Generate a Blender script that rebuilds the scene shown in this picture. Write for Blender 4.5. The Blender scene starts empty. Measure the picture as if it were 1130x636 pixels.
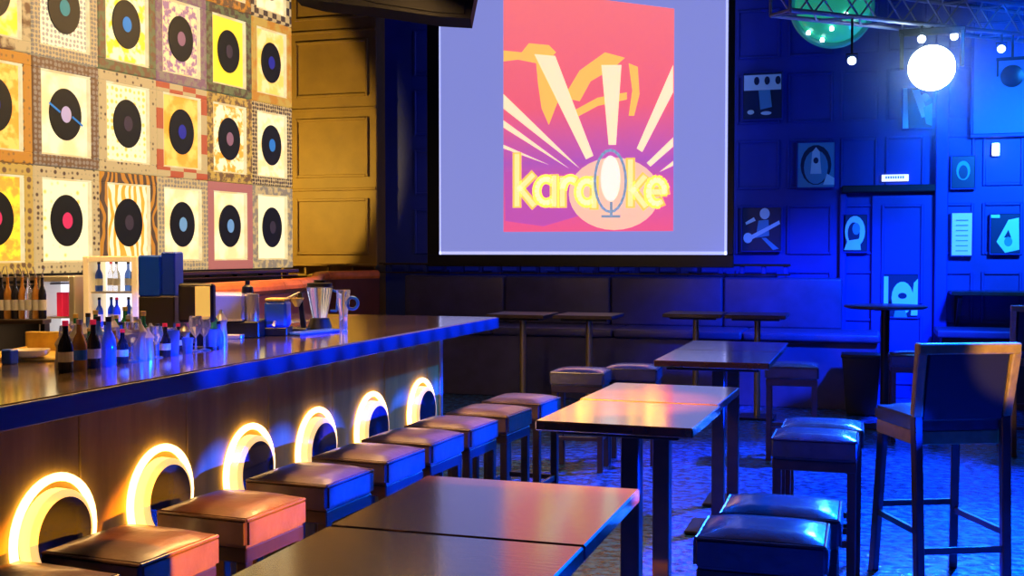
import bpy, bmesh, math, random
from mathutils import Matrix, Vector
random.seed(7)
PI = math.pi
SC = bpy.context.scene
COL = SC.collection

# ------------------------------------------------------------------ camera geometry
F = 1250.0; YAW = math.radians(17.53); PITCH = math.radians(1.88)
CAM = Vector((0, 0, 1.6))
ROT = (Matrix.Rotation(YAW, 3, 'Z') @ Matrix.Rotation(PI/2 - PITCH, 3, 'X'))
def ray(px, py): return ROT @ Vector(((px-565)/F, -(py-318)/F, -1.0))
def at_z(px, py, z):
    r = ray(px, py); return CAM + r * ((z-CAM.z)/r.z)
def at_y(px, py, y):
    r = ray(px, py); return CAM + r * ((y-CAM.y)/r.y)
def at_x(px, py, x):
    r = ray(px, py); return CAM + r * ((x-CAM.x)/r.x)
def at_d(px, py, d): return CAM + ray(px, py) * d

cam = bpy.data.cameras.new('camera'); co = bpy.data.objects.new('camera', cam); COL.objects.link(co)
co.location = CAM; co.rotation_euler = (PI/2 - PITCH, 0, YAW)
cam.sensor_width = 36; cam.lens = 36*F/1130; cam.clip_start = .02
SC.camera = co

# ------------------------------------------------------------------ materials
def nodes(name):
    m = bpy.data.materials.new(name); m.use_nodes = True
    return m, m.node_tree, m.node_tree.nodes['Principled BSDF']
def mat(name, col, rough=.5, metal=0, noise=0, nscale=20, bump=0, bscale=60, emit=None, es=0, spec=.5, coat=0, trans=0, alpha=1, stretch=None):
    m, t, b = nodes(name)
    b.inputs['Base Color'].default_value = (*col, 1); b.inputs['Roughness'].default_value = rough
    b.inputs['Metallic'].default_value = metal; b.inputs['Specular IOR Level'].default_value = spec
    b.inputs['Coat Weight'].default_value = coat; b.inputs['Coat Roughness'].default_value = .12
    b.inputs['Transmission Weight'].default_value = trans
    tc = t.nodes.new('ShaderNodeTexCoord'); mp = t.nodes.new('ShaderNodeMapping')
    t.links.new(tc.outputs['Object'], mp.inputs['Vector'])
    if stretch: mp.inputs['Scale'].default_value = stretch
    if noise:
        n = t.nodes.new('ShaderNodeTexNoise'); n.inputs['Scale'].default_value = nscale; n.inputs['Detail'].default_value = 5
        t.links.new(mp.outputs[0], n.inputs['Vector'])
        r = t.nodes.new('ShaderNodeValToRGB')
        r.color_ramp.elements[0].color = (*[c*(1-noise) for c in col], 1); r.color_ramp.elements[0].position = .3
        r.color_ramp.elements[1].color = (*[min(1, c*(1+noise)) for c in col], 1); r.color_ramp.elements[1].position = .7
        t.links.new(n.outputs['Fac'], r.inputs['Fac']); t.links.new(r.outputs['Color'], b.inputs['Base Color'])
    if bump:
        n2 = t.nodes.new('ShaderNodeTexNoise'); n2.inputs['Scale'].default_value = bscale; n2.inputs['Detail'].default_value = 4
        t.links.new(mp.outputs[0], n2.inputs['Vector'])
        bp = t.nodes.new('ShaderNodeBump'); bp.inputs['Strength'].default_value = bump; bp.inputs['Distance'].default_value = .01
        t.links.new(n2.outputs['Fac'], bp.inputs['Height']); t.links.new(bp.outputs['Normal'], b.inputs['Normal'])
    if emit:
        b.inputs['Emission Color'].default_value = (*emit, 1); b.inputs['Emission Strength'].default_value = es
    return m
def pattern_mat(name, kind, c1, c2, scale=14, es=1.0, thr=.5, ov=True):
    """two-colour printed sleeve paper, lit from behind"""
    m, t, b = nodes(name); N = t.nodes; L = t.links
    tc = N.new('ShaderNodeTexCoord'); r = N.new('ShaderNodeValToRGB')
    if kind == 'dots': tx = N.new('ShaderNodeTexVoronoi'); tx.inputs['Randomness'].default_value = .25; out = tx.outputs['Distance']
    elif kind == 'waves': tx = N.new('ShaderNodeTexWave'); tx.inputs['Distortion'].default_value = 9; tx.inputs['Detail'].default_value = 1; out = tx.outputs['Fac']
    elif kind == 'check': tx = N.new('ShaderNodeTexChecker'); out = tx.outputs['Fac']
    else: tx = N.new('ShaderNodeTexNoise'); tx.inputs['Detail'].default_value = 4; out = tx.outputs['Fac']
    tx.inputs['Scale'].default_value = scale
    L.new(tc.outputs['Object'], tx.inputs['Vector']); L.new(out, r.inputs['Fac'])
    r.color_ramp.elements[0].position = max(0, thr-.06); r.color_ramp.elements[1].position = min(1, thr+.06)
    r.color_ramp.elements[0].color = (*c1, 1); r.color_ramp.elements[1].color = (*c2, 1)
    b.inputs['Base Color'].default_value = (.06,.045,.03,1); L.new(r.outputs['Color'], b.inputs['Emission Color'])
    b.inputs['Emission Strength'].default_value = es; b.inputs['Roughness'].default_value = .6; b.inputs['Specular IOR Level'].default_value = .2
    return m

M = {}
M['floor'] = mat('speckled_floor', (.02,.10,.32), .22, noise=.9, nscale=16, bump=.9, bscale=22, spec=.8)
M['ceiling'] = mat('ceiling_black', (.01,.01,.014), .9)
M['blue_wall'] = mat('blue_painted_panel', (.008,.03,.34), .55, noise=.12, nscale=3)
M['warm_lit_wall'] = mat('warm_lit_panel', (.30,.18,.05), .55, noise=.12, nscale=4)  # warm light on the corner panels put into the base colour
M['gold_wood'] = mat('golden_chair_wood', (.26,.16,.05), .4, noise=.25, nscale=20)
M['dark_wall'] = mat('dark_wall_paint', (.015,.016,.03), .8)
M['bar_wood'] = mat('bar_front_wood', (.40,.26,.045), .65, spec=.15, noise=.35, nscale=6, stretch=(1,1.5,.25))
M['dark_wood'] = mat('dark_stained_wood', (.035,.02,.014), .35, noise=.3, nscale=12, coat=.2)
M['table_wood'] = mat('varnished_table_wood', (.12,.045,.02), .16, noise=.35, nscale=7, bump=.05, bscale=20, spec=1, coat=1, stretch=(1,5,1)); M['table_wood'].node_tree.nodes['Principled BSDF'].inputs['Coat IOR'].default_value = 1.75
M['counter'] = mat('counter_stone', (.11,.07,.035), .14, noise=.4, nscale=14, bump=.04, bscale=8, spec=1, coat=1); M['counter'].node_tree.nodes['Principled BSDF'].inputs['Coat IOR'].default_value = 2.4
M['blue_edge_strip'] = mat('blue_tinted_edge', (.025,.03,.10), .35)  # blue light on the counter edge put into the colour
M['leather'] = mat('brown_leather', (.15,.085,.05), .32, noise=.25, nscale=8, bump=.25, bscale=25, coat=.25)
M['leather_dark'] = mat('dark_leather', (.05,.045,.06), .22, noise=.2, nscale=8, bump=.3, bscale=18, spec=.9, coat=.4)
M['black_leather'] = mat('black_leather', (.012,.012,.016), .4, spec=.3)
M['bench_leather'] = mat('bench_leather', (.045,.045,.16), .42, noise=.2, nscale=5, bump=.15, bscale=12)
M['red_leather'] = mat('dark_red_leather', (.12,.035,.02), .4, noise=.2, nscale=5, bump=.15, bscale=12)
M['orange_leather'] = mat('orange_leather', (.75,.19,.035), .4, noise=.25, nscale=6, bump=.2, bscale=14)
M['black'] = mat('black_plastic', (.008,.008,.009), .4)
M['matte_black'] = mat('matte_black', (.004,.004,.005), .7, spec=.15)
M['black_metal'] = mat('black_metal', (.02,.02,.022), .35, metal=.6)
M['brass'] = mat('worn_brass_pole', (.5,.38,.14), .3, metal=.8)
M['steel'] = mat('brushed_steel', (.62,.58,.52), .3, metal=.55)
M['truss'] = mat('aluminium_truss', (.35,.4,.5), .35, metal=.4)
M['vinyl'] = mat('black_vinyl', (.008,.012,.014), .5, spec=.2)
M['mirror'] = mat('smoked_mirror', (.10,.12,.16), .08, metal=.7)
M['glow'] = mat('warm_lamp', (1,.8,.4), .5, emit=(1,.6,.2), es=5)
M['glow_soft'] = mat('warm_diffuser', (1,.8,.4), .5, emit=(1,.55,.16), es=1.15)
M['lens'] = mat('stage_lens', (1,1,1), .3, emit=(.75,.92,1), es=26)
M['bulb'] = mat('small_bulb', (1,1,1), .3, emit=(.7,.85,1), es=7)
M['green'] = mat('green_glow', (.03,.45,.2), .25, emit=(.02,.42,.26), es=.55)
M['green_rim'] = mat('green_rim', (.02,.2,.15), .4, emit=(.01,.16,.2), es=.5)
M['white'] = mat('white_paint', (.8,.8,.78), .5)
M['paper'] = mat('white_paper', (.85,.85,.85), .6, emit=(.5,.8,1), es=.12)
M['photo_dark'] = mat('photo_black', (.01,.03,.09), .35)
M['photo_light'] = mat('photo_pale', (.7,1,1), .5)
M['photo_mid'] = mat('photo_mid', (.1,.4,.6), .5)
M['lit_white'] = mat('lit_white', (.9,.9,1), .5, emit=(.85,.88,1), es=1.1)
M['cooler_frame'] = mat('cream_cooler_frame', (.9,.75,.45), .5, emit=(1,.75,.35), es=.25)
M['blue_plastic'] = mat('blue_plastic', (.02,.10,.8), .35)
M['blue_pale'] = mat('pale_blue_plastic', (.01,.13,.9), .35)
M['red'] = mat('red_print', (.75,.02,.06), .5, emit=(.8,.02,.08), es=.3)
M['olive'] = mat('olive_case', (.06,.045,.02), .5)
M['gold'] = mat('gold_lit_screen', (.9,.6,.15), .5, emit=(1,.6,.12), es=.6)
M['gold_tray'] = mat('gold_tray', (.95,.6,.15), .35, metal=.2, noise=.3, nscale=15)
M['cream'] = mat('cream_china', (.9,.8,.6), .4)
def glassy(name, col, rough=.05, tr=.85):
    return mat(name, col, rough, trans=tr, spec=.6)
M['glass'] = glassy('clear_glass', (.92,.95,1), .04, .8)
M['glass_blue'] = glassy('blue_glass', (.15,.35,1), .08, .5)
M['glass_green'] = glassy('green_bottle_glass', (.05,.35,.12), .08, .5)
M['glass_amber'] = glassy('amber_glass', (.8,.38,.06), .08, .5)
M['glass_dark'] = glassy('dark_glass', (.03,.03,.05), .08, .2)
M['screen'] = mat('projected_screen', (.12,.14,.2), .8, emit=(.225,.25,.66), es=1.0)
M['screen_edge'] = mat('screen_bright_edge', (.8,.8,.9), .7, emit=(.5,.55,1), es=1.0)
M['blue_lit_screen'] = mat('blue_tinted_screen', (.10,.17,.55), .6)  # white screen with the blue stage light put into its colour
def emis(name, col, es=1.0): return mat(name, col, .8, emit=col, es=es)
M['ray'] = emis('poster_ray_yellow', (1,.86,.52)); M['letter'] = emis('poster_letter_cream', (1,.88,.35))
M['yel'] = emis('poster_brush_yellow', (1,.55,.12)); M['letter_edge'] = emis('poster_letter_edge', (1,.62,.12))
M['mic'] = emis('poster_mic_grey', (.22,.3,.42)); M['micw'] = emis('poster_mic_white', (1,.95,.8)); M['purp'] = emis('poster_purple', (.52,.09,.42))
M['halo'] = emis('poster_sun_pale', (1,.55,.4))
def poster_mat():
    m, t, b = nodes('poster_print'); N = t.nodes; L = t.links
    tc = N.new('ShaderNodeTexCoord'); sp = N.new('ShaderNodeSeparateXYZ'); L.new(tc.outputs['Generated'], sp.inputs[0])
    r = N.new('ShaderNodeValToRGB'); L.new(sp.outputs['Z'], r.inputs['Fac'])
    e = r.color_ramp.elements; e[0].position = 0; e[0].color = (.85,.10,.25,1); e[1].position = 1; e[1].color = (1,.20,.21,1)
    k = r.color_ramp.elements.new(.28); k.color = (.45,.10,.45,1); k = r.color_ramp.elements.new(.5); k.color = (.9,.13,.2,1)
    L.new(r.outputs['Color'], b.inputs['Base Color']); L.new(r.outputs['Color'], b.inputs['Emission Color'])
    b.inputs['Emission Strength'].default_value = 1; return m
M['poster'] = poster_mat()

# ------------------------------------------------------------------ mesh helpers
class MB:
    def __init__(s): s.bm = bmesh.new()
    def _merge(s, tmp, mx=None):
        if mx is not None: bmesh.ops.transform(tmp, matrix=mx, verts=tmp.verts)
        me = bpy.data.meshes.new('tmp'); tmp.to_mesh(me); tmp.free(); s.bm.from_mesh(me); bpy.data.meshes.remove(me)
    def box(s, c, size, bev=.004, rz=0, rx=0, ry=0, seg=None, taper=1):
        if seg is None: seg = 1 if bev <= .012 else 4
        t = bmesh.new(); bmesh.ops.create_cube(t, size=1)
        for v in t.verts:
            k = taper if v.co.z < 0 else 1
            v.co = Vector((v.co.x*size[0]*k, v.co.y*size[1]*k, v.co.z*size[2]))
        if bev: bmesh.ops.bevel(t, geom=t.edges[:], offset=min(bev, min(size)*.45), segments=seg, affect='EDGES', profile=.5)
        s._merge(t, Matrix.Translation(c) @ Matrix.Rotation(rz,4,'Z') @ Matrix.Rotation(ry,4,'Y') @ Matrix.Rotation(rx,4,'X')); return s
    def b2(s, p, q, bev=.004):
        p, q = Vector(p), Vector(q); return s.box((p+q)/2, [abs(a) for a in (q-p)], bev)
    def tube(s, p, q, r, r2=None, n=12):
        p, q = Vector(p), Vector(q); d = q-p; t = bmesh.new()
        bmesh.ops.create_cone(t, cap_ends=True, segments=n, radius1=r, radius2=r if r2 is None else r2, depth=d.length)
        s._merge(t, Matrix.Translation((p+q)/2) @ d.to_track_quat('Z','Y').to_matrix().to_4x4()); return s
    def bar(s, p, q, w, h=None):
        p, q = Vector(p), Vector(q); d = q-p; t = bmesh.new(); bmesh.ops.create_cube(t, size=1)
        for v in t.verts: v.co = Vector((v.co.x*w, v.co.y*(h or w), v.co.z*d.length))
        bmesh.ops.bevel(t, geom=t.edges[:], offset=min(w, h or w)*.12, segments=1, affect='EDGES')
        s._merge(t, Matrix.Translation((p+q)/2) @ d.to_track_quat('Z','Y').to_matrix().to_4x4()); return s
    def lathe(s, c, prof, n=20, mx=None, sx=1, sy=1):
        t = bmesh.new(); rings = []
        for r, z in prof:
            rings.append([t.verts.new((r*sx*math.cos(2*PI*i/n), r*sy*math.sin(2*PI*i/n), z)) for i in range(n)])
        for a, b in zip(rings, rings[1:]):
            for i in range(n): t.faces.new((a[i], a[(i+1)%n], b[(i+1)%n], b[i]))
        t.faces.new(rings[0][::-1]); t.faces.new(rings[-1])
        m = Matrix.Translation(c)
        if mx is not None: m = m @ mx
        s._merge(t, m); return s
    def poly(s, pts, th, mx=None):
        """2-D outline in x,z extruded along y from 0 to th"""
        t = bmesh.new(); f = [t.verts.new((x, 0, z)) for x, z in pts]; k = [t.verts.new((x, th, z)) for x, z in pts]
        t.faces.new(f); t.faces.new(k[::-1]); n = len(pts)
        for i in range(n): t.faces.new((f[i], k[i], k[(i+1)%n], f[(i+1)%n]))
        bmesh.ops.recalc_face_normals(t, faces=t.faces[:]); s._merge(t, mx); return s
    def torus(s, c, R, r, mx=None, sx=1, n=40, k=10):
        t = bmesh.new(); rings = []
        for i in range(n):
            a = 2*PI*i/n
            rings.append([t.verts.new(((R+r*math.cos(2*PI*j/k))*math.cos(a)*sx, (R+r*math.cos(2*PI*j/k))*math.sin(a), r*math.sin(2*PI*j/k))) for j in range(k)])
        for i in range(n):
            for j in range(k): t.faces.new((rings[i][j], rings[(i+1)%n][j], rings[(i+1)%n][(j+1)%k], rings[i][(j+1)%k]))
        m = Matrix.Translation(c)
        if mx is not None: m = m @ mx
        s._merge(t, m); return s
    def build(s, name, m, parent=None, smooth=True, **kw):
        me = bpy.data.meshes.new(name); s.bm.to_mesh(me); s.bm.free()
        me.materials.append(M[m] if isinstance(m, str) else m)
        if smooth:
            for p in me.polygons: p.use_smooth = True
            me.set_sharp_from_angle(angle=math.radians(25))
        o = bpy.data.objects.new(name, me); COL.objects.link(o)
        if parent: o.parent = parent
        for k, v in kw.items(): o[k] = v
        return o
def thing(name, label, cat, loc=(0,0,0), rz=0, group=None):
    o = bpy.data.objects.new(name, None); COL.objects.link(o); o.location = loc; o.rotation_euler = (0,0,rz)
    o.empty_display_size = .1; o['label'] = label; o['category'] = cat
    if group: o['group'] = group
    return o
def tag(o, label, cat, group=None):
    o['label'] = label; o['category'] = cat
    if group: o['group'] = group
    return o
def struct(o): o['kind'] = 'structure'; return o
def dup(root, loc, rz=None, label=None, group=None):
    def cp(o, par):
        c = o.copy(); COL.objects.link(c); c.parent = par
        for ch in kids[o.name]: cp(ch, c)
        return c
    kids = {}
    def walk(o):
        kids[o.name] = list(o.children)
        for ch in o.children: walk(ch)
    walk(root); r = cp(root, None); r.location = loc
    if rz is not None: r.rotation_euler = (0,0,rz)
    if label: r['label'] = label
    if group: r['group'] = group
    return r

RXf = Matrix.Rotation(PI/2, 4, 'X')      # lathe axis z -> -y
# ------------------------------------------------------------------ the room
H = 5.1
struct(MB().b2((-7.6,-3,-.1),(3.4,13.3,0),0).build('floor','floor'))
struct(MB().b2((-7.6,-3,H),(3.4,13.3,H+.1),0).build('ceiling','ceiling'))
struct(MB().b2((-7.7,-3,0),(-7.5,13.3,H),0).build('wall_left','dark_wall'))
struct(MB().b2((3.2,-3,0),(3.4,13.3,H),0).build('wall_right','dark_wall'))
struct(MB().b2((-7.6,-3.2,0),(3.4,-3,H),0).build('wall_front','dark_wall'))
def panel_frame(mb, x0, x1, z0, z1, y, w=.03, t=.022):
    mb.b2((x0,y-t,z0),(x0+w,y,z1),.006).b2((x1-w,y-t,z0),(x1,y,z1),.006)
    mb.b2((x0+w,y-t,z0),(x1-w,y,z0+w),.006).b2((x0+w,y-t,z1-w),(x1-w,y,z1),.006)
wb = MB().b2((-7.6,13,0),(3.4,13.2,H),0)
xs = [-.94-.56*k for k in range(8,0,-1)] + [-.94,-.37,.1,.58,1.08,1.56,2.1,2.7]
for i in range(len(xs)-1):
    for zb in (.1,.83,1.56,2.29,3.02,3.75,4.48):
        if .0 < xs[i] < .5 and zb < 2.2: continue
        panel_frame(wb, xs[i]+.05, xs[i+1]-.03, zb, min(zb+.55, H-.1), 13)
struct(wb.build('wall_back','blue_wall'))
# panelled block in the far left corner, warm light put into its colour
a = at_y(416,200,12.75).x
wl = MB().b2((-7.55,12.75,0),(a,13.02,H),.01)
zr = [1.6+(277-y)*13.9/1250 for y in (293,207,118,32,-55)]
xl = at_y(322,200,12.75).x; xr = a-.02
for k in range(4):
    z0, z1 = zr[k], zr[k+1]
    wl.b2((xl-1.1,12.725,z1-.035),(xr+.015,12.75,z1+.0),.008)
    panel_frame(wl, xl+.06, xr-.09, z0+.13, z1-.13, 12.75, .035, .03)
    panel_frame(wl, xl-.95, xl-.08, z0+.13, z1-.13, 12.75, .035, .03)
struct(wl.build('wall_corner','warm_lit_wall'))
# door with header and pilasters
dx0, dx1 = at_y(962,250,13).x, at_y(1030,250,13).x
d = MB().b2((dx0,12.95,0),(dx1,13.0,2.2),.006)
for z0, z1 in ((.15,.9),(1.03,2.1)): panel_frame(d, dx0+.1, dx1-.1, z0, z1, 12.95, .03, .02)
d = struct(d.build('door_1','blue_wall'))
MB().tube((dx0+.07,12.95,1.0),(dx0+.07,12.89,1.0),.012).tube((dx0+.07,12.89,1.0),(dx0+.19,12.89,1.0),.011).build('door_handle','steel',d)
hx0 = at_y(929,208,12.9).x; hx1 = at_y(1032,208,12.9).x
struct(MB().b2((hx0,12.86,2.235),(hx1,13.0,2.31),.01).build('trim_1','dark_wall'))
struct(MB().b2((hx1+.0,12.88,0),(hx1+.13,13.0,4.9),.01).build('trim_2','blue_wall'))
struct(MB().b2((hx0-.02,12.93,0),(hx0+.05,13.0,2.235),.01).build('trim_3','blue_wall'))
# partition that carries the records
WDIR = Vector((.085,.9964,0)).normalized(); WN = Vector((.9964,-.085,0)).normalized(); WRZ = -math.atan2(.085,.9964)
P5 = Vector((-4.19,7.32,0))
pw = MB(); 
pw.box((0,0,0),(.15,9.6,H),.005)
pw = struct(pw.build('wall_partition','dark_wall')); pw.location = P5 + WDIR*(.27-4.8) - WN*.12 + Vector((0,0,H/2)); pw.rotation_euler = (0,0,WRZ)

# ------------------------------------------------------------------ illuminated records
C = dict(cream=(1,.69,.29), white=(1,.87,.47), yellow=(1,.72,.03), orange=(1,.36,.03), gold=(1,.58,.10), red=(.85,.12,.05),
         brown=(.22,.11,.05), grey=(.42,.34,.24), black=(.06,.045,.04), pink=(.75,.22,.2), mauve=(.35,.16,.24), green=(.15,.25,.1))
pm = {}
def PM(kind, c1, c2, scale, es, thr=.5):
    k = (kind,c1,c2,scale,es,thr)
    if k not in pm: pm[k] = pattern_mat(f'printed_{c1}_{c2}_{kind}', kind, C[c1], C[c2], scale, es, thr)
    return pm[k]
lbl = {}
def LM(c):
    if c not in lbl:
        cc = dict(teal=(.05,.3,.4), blue=(.04,.28,.95), mauve=(.3,.18,.3), dim=(.06,.05,.08), lilac=(.5,.5,.95), red=(.8,.05,.2), navy=(.03,.04,.5), sky=(.2,.5,1))[c]
        lbl[c] = mat('label_'+c, tuple(v*.4 for v in cc), .6, emit=cc, es=.4, spec=.2)
    return lbl[c]
# (column, row): border pattern, mat pattern, label colour, words
REC = {
 (0,0):(('noise','brown','cream',10),('noise','yellow','cream',6),'red','yellow mat, cut by the left photo edge, top row'),
 (0,1):(('dots','brown','orange',16),('noise','orange','gold',12),'navy','orange mat, cut by the left photo edge, middle row'),
 (0,2):(('dots','brown','gold',14),('noise','yellow','orange',10),'red','yellow and orange mat, cut by left photo edge, bottom row'),
 (1,0):(('dots','grey','cream',24),('dots','grey','white',26),'teal','cream dotted mat and grey dotted border, teal centre'),
 (1,1):(('dots','grey','brown',20),('noise','cream','white',4),'lilac','plain cream mat, lilac label with two blue streaks'),
 (1,2):(('dots','black','cream',18),('dots','gold','white',15),'red','white mat with gold dots, red label'),
 (2,0):(('noise','brown','green',18),('noise','yellow','white',13),'blue','speckled yellow mat, bright blue label'),
 (2,1):(('dots','black','cream',17),('dots','gold','white',19),'dim','white mat with small gold dots and dark label'),
 (2,2):(('waves','orange','black',5),('waves','white','orange',4),'dim','swirling orange and white mat, no bright label'),
 (3,0):(('noise','mauve','grey',22),('noise','mauve','cream',20),'mauve','pinkish speckled mat, mauve label'),
 (3,1):(('check','cream','red',6),('noise','orange','gold',5),'navy','red and white blocked border, deep blue label'),
 (3,2):(('dots','grey','cream',20),('noise','cream','white',5),'sky','cream mat, brown record with sky blue label'),
 (3,3):(('noise','mauve','black',22),('noise','gold','cream',10),'dim','above the pinkish speckled one, cut by top edge'),
 (4,0):(('noise','green','black',20),('noise','yellow','yellow',5),'dim','plain strong yellow mat, dark border'),
 (4,1):(('noise','brown','gold',22),('noise','orange','white',14),'mauve','gold speckled mat in middle row, mauve label'),
 (4,2):(('noise','pink','pink',6),('noise','cream','white',4),'sky','rose pink border and cream mat, sky label'),
 (4,3):(('noise','brown','orange',20),('noise','orange','gold',12),'dim','orange mat, above plain yellow one, cut by top edge'),
 (5,0):(('noise','orange','gold',8),('noise','gold','cream',7),'navy','orange border glowing gold, right end of top row'),
 (5,1):(('dots','black','cream',22),('noise','cream','white',12),'blue','right end of middle row, blue label'),
 (5,2):(('noise','grey','cream',20),('noise','white','white',4),'dim','pale grey border and white mat, right end of bottom row'),
 (5,3):(('check','black','cream',14),('noise','white','cream',9),'dim','checked border, last column, cut by top photo edge'),
}
CW, CH = .5, .593
def frame_ring(mb, w, h, b, y0, y1):
    mb.b2((-w/2,y0,-h/2),(w/2,y1,-h/2+b),.004).b2((-w/2,y0,h/2-b),(w/2,y1,h/2),.004)
    mb.b2((-w/2,y0,-h/2+b),(-w/2+b,y1,h/2-b),.004).b2((w/2-b,y0,-h/2+b),(w/2,y1,h/2-b),.004)
ring_me = None
for (c, r), (bp_, mp_, lc, words) in REC.items():
    p = P5 - WDIR*(CW*(5-c)) + WN*.02; p.z = 1.77 + CH*(2-r if r < 3 else 3)
    t = thing('framed_record', f'backlit frame with black record, {words}', 'framed record', p, WRZ + PI/2, 'backlit record frames on the bar wall')
    # local: x along the wall, -y towards the room
    q = MB(); frame_ring(q, CW-.006, CH-.006, .06, -.05, .0); q.build('sleeve_border', PM(bp_[0],bp_[1],bp_[2],bp_[3]*(1.7 if bp_[0]=='dots' else 1.3), .62, .42 if bp_[0]=='dots' else .5), t)
    MB().b2((-CW/2+.055,-.022,-CH/2+.055),(CW/2-.055,-.012,CH/2-.055),.002).build('backlit_mat', PM(mp_[0],mp_[1],mp_[2],mp_[3]*1.35, 1.3, .4 if mp_[0]=='dots' else .5), t)
    q = MB(); frame_ring(q, CW-.118, CH-.118, .014, -.045, -.02); q.build('inner_bead', PM('noise','cream','white',5,.9), t)
    rc = MB().lathe((0,-.032,0), [(.143,0),(.145,.003),(.145,.006),(.143,.009)], 40, RXf, sx=.83).build('record','vinyl',t)
    MB().lathe((0,-.0415,0), [(.045,0),(.046,.002)], 28, RXf, sx=.83).build('label', LM(lc), rc)
    if (c, r) == (1,1):
        MB().box((-.085,-.0425,.03),(.09,.002,.012),.0,ry=.5).box((.085,-.0425,-.03),(.09,.002,.012),.0,ry=.5).build('streak', LM('blue'), rc)

# ------------------------------------------------------------------ bar counter
BX, FX, ZC = -2.25, -2.5, 1.18
YE = at_z(550,350,ZC).y
bar = thing('bar_counter','long bar counter with dark glossy top and six glowing portholes in its wooden front','bar counter',(0,0,0))
MB().b2((-3.2,-1.2,ZC-.075),(BX,YE,ZC),.008).b2((-3.84,YE-.62,ZC-.075),(-3.2,YE,ZC),.008).build('countertop','counter',bar)
MB().b2((BX-.002,-1.2,ZC-.071),(BX+.006,YE+.004,ZC-.004),.002).build('blue_edge_strip','blue_edge_strip',bar)  # strip added so the counter edge shows blue
YF = YE-.36
fp = MB()
k = -1.2
while k < YF-.01:
    e = min(k+.62, YF); fp.b2((FX-.04,k+.002,.12),(FX,e-.002,ZC-.075),.004); k = e
fp.b2((-3.0,YF-.04,.12),(FX-.04,YF,ZC-.075),.004).b2((-3.8,YF-.5,.0),(-3.0,YF,ZC-.075),.004)
fp.build('front_panel','bar_wood',bar)
MB().b2((FX-.06,-1.2,0),(FX-.03,YF,.12),.004).build('kick_board','black',bar)
MB().b2((FX-.03,YF-.025,.0),(FX+.012,YF+.012,ZC-.075),.004).build('corner_trim','truss',bar)
RY = Matrix.Rotation(PI/2, 4, 'Y')  # axis z -> +x
for px, topy in ((57,522),(175,490),(273,467),(347,449),(408,432),(463,417)):
    c = at_x(px, topy+50, FX); R = .2
    zt = at_x(px, topy, FX).z; cz = zt-.2
    pt = MB().torus((FX+.012,c.y,cz), .186, .014, RY).build('porthole_ring','glow',bar)
    MB().lathe((FX-.01,c.y,cz), [(.15,0),(.148,.05),(.135,.062),(.133,.062)], 40, RY).build('porthole_drum','glow_soft',pt)
    MB().lathe((FX+.05,c.y,cz), [(.125,0),(.125,.004)], 40, RY).build('porthole_disc','mirror',pt)

# ------------------------------------------------------------------ stools
ZS = .73
def make_stool(label, leather, sx=.37, sy=.37, fold=False):
    t = thing('bar_stool', label, 'stool', (0,0,0), 0)
    q = bmesh.new(); bmesh.ops.create_cube(q, size=1)
    bmesh.ops.subdivide_edges(q, edges=q.edges[:], cuts=7, use_grid_fill=True)
    for v in q.verts:
        x, y, z = v.co; dome = (1-(2*x)**4)*(1-(2*y)**4)
        if z > .49: z = .5 + .22*dome - .06*math.exp(-((2*y-.0)**2)/.02)*(1 if fold else 0)
        v.co = Vector((x*sx, y*sy, z*.1))
    bmesh.ops.bevel(q, geom=[e for e in q.edges if e.calc_face_angle(0) > 1.0], offset=.014, segments=3, affect='EDGES')
    m = MB(); m._merge(q, Matrix.Translation((0,0,ZS-.055))); m.build('seat', leather, t)
    m = MB()
    for z in (ZS-.012,):
        e = -.008; X, Y = sx/2+e, sy/2+e
        for a_, b_ in (((-X,-Y),(X,-Y)),((X,-Y),(X,Y)),((X,Y),(-X,Y)),((-X,Y),(-X,-Y))):
            m.tube((*a_,z),(*b_,z),.0055,n=8)
    m.build('piping', leather, t)
    MB().b2((-sx/2+.01,-sy/2+.01,ZS-.155),(sx/2-.01,sy/2-.01,ZS-.105),.004).build('seat_frame','dark_wood',t)
    for i in (-1,1):
        for j in (-1,1): MB().b2((i*(sx/2-.012),j*(sy/2-.012),0),(i*(sx/2-.052),j*(sy/2-.052),ZS-.11),.003).build('leg','dark_wood',t)
    u, w = sx/2-.032, sy/2-.032
    for a_, b_ in (((-u,-w),(u,-w)),((u,-w),(u,w)),((u,w),(-u,w)),((-u,w),(-u,-w))):
        MB().bar((*a_,.24),(*b_,.24),.022,.03).build('footrest','dark_wood',t)
    return t
words = ['brown leather bar stool cut off at the bottom left corner','orange-lit brown leather stool before the nearest glowing porthole',
 'orange-lit brown leather stool before the second glowing porthole','third brown stool along the bar, the first with a blue-lit side',
 'blue-sided brown stool fourth along the bar','blue-sided brown stool fifth along the bar','blue-sided brown stool sixth along the bar',
 'brown stool seventh along the bar, before the last porthole','farthest but one brown stool of the row along the bar','farthest brown stool of the row, by the table left corner']
first = None; stool_pos = []
cs = [(130,630),(239,587),(335,547),(410,516),(467,494),(510,477),(548,463),(585,450),(617,438)]
wd = words[:1]+words[1:6]+words[7:]
for i, (px, py) in enumerate(cs):
    p = at_z(px, py-3, ZS+.01); loc = (p.x-.185, p.y-.165, 0); stool_pos.append(loc)
    lab = ['brown leather bar stool cut off at the bottom left corner','orange-lit leather stool in front of the nearest glowing porthole','orange-lit leather stool in front of the second glowing porthole',
      'blue-sided brown stool, fourth from the camera along the bar','blue-sided brown stool, fifth from the camera along the bar','blue-sided brown stool, sixth from the camera along the bar',
      'blue-sided brown stool, seventh from the camera along the bar','last but one brown stool of the row along the bar','farthest stool of the bar row, behind the orange-lit table'][i]
    if first is None:
        first = make_stool(lab, 'leather'); first.location = loc; first.rotation_euler = (0,0,-.07); first['group'] = 'stools along the bar front'
    else: dup(first, loc, -.07, lab)
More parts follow.
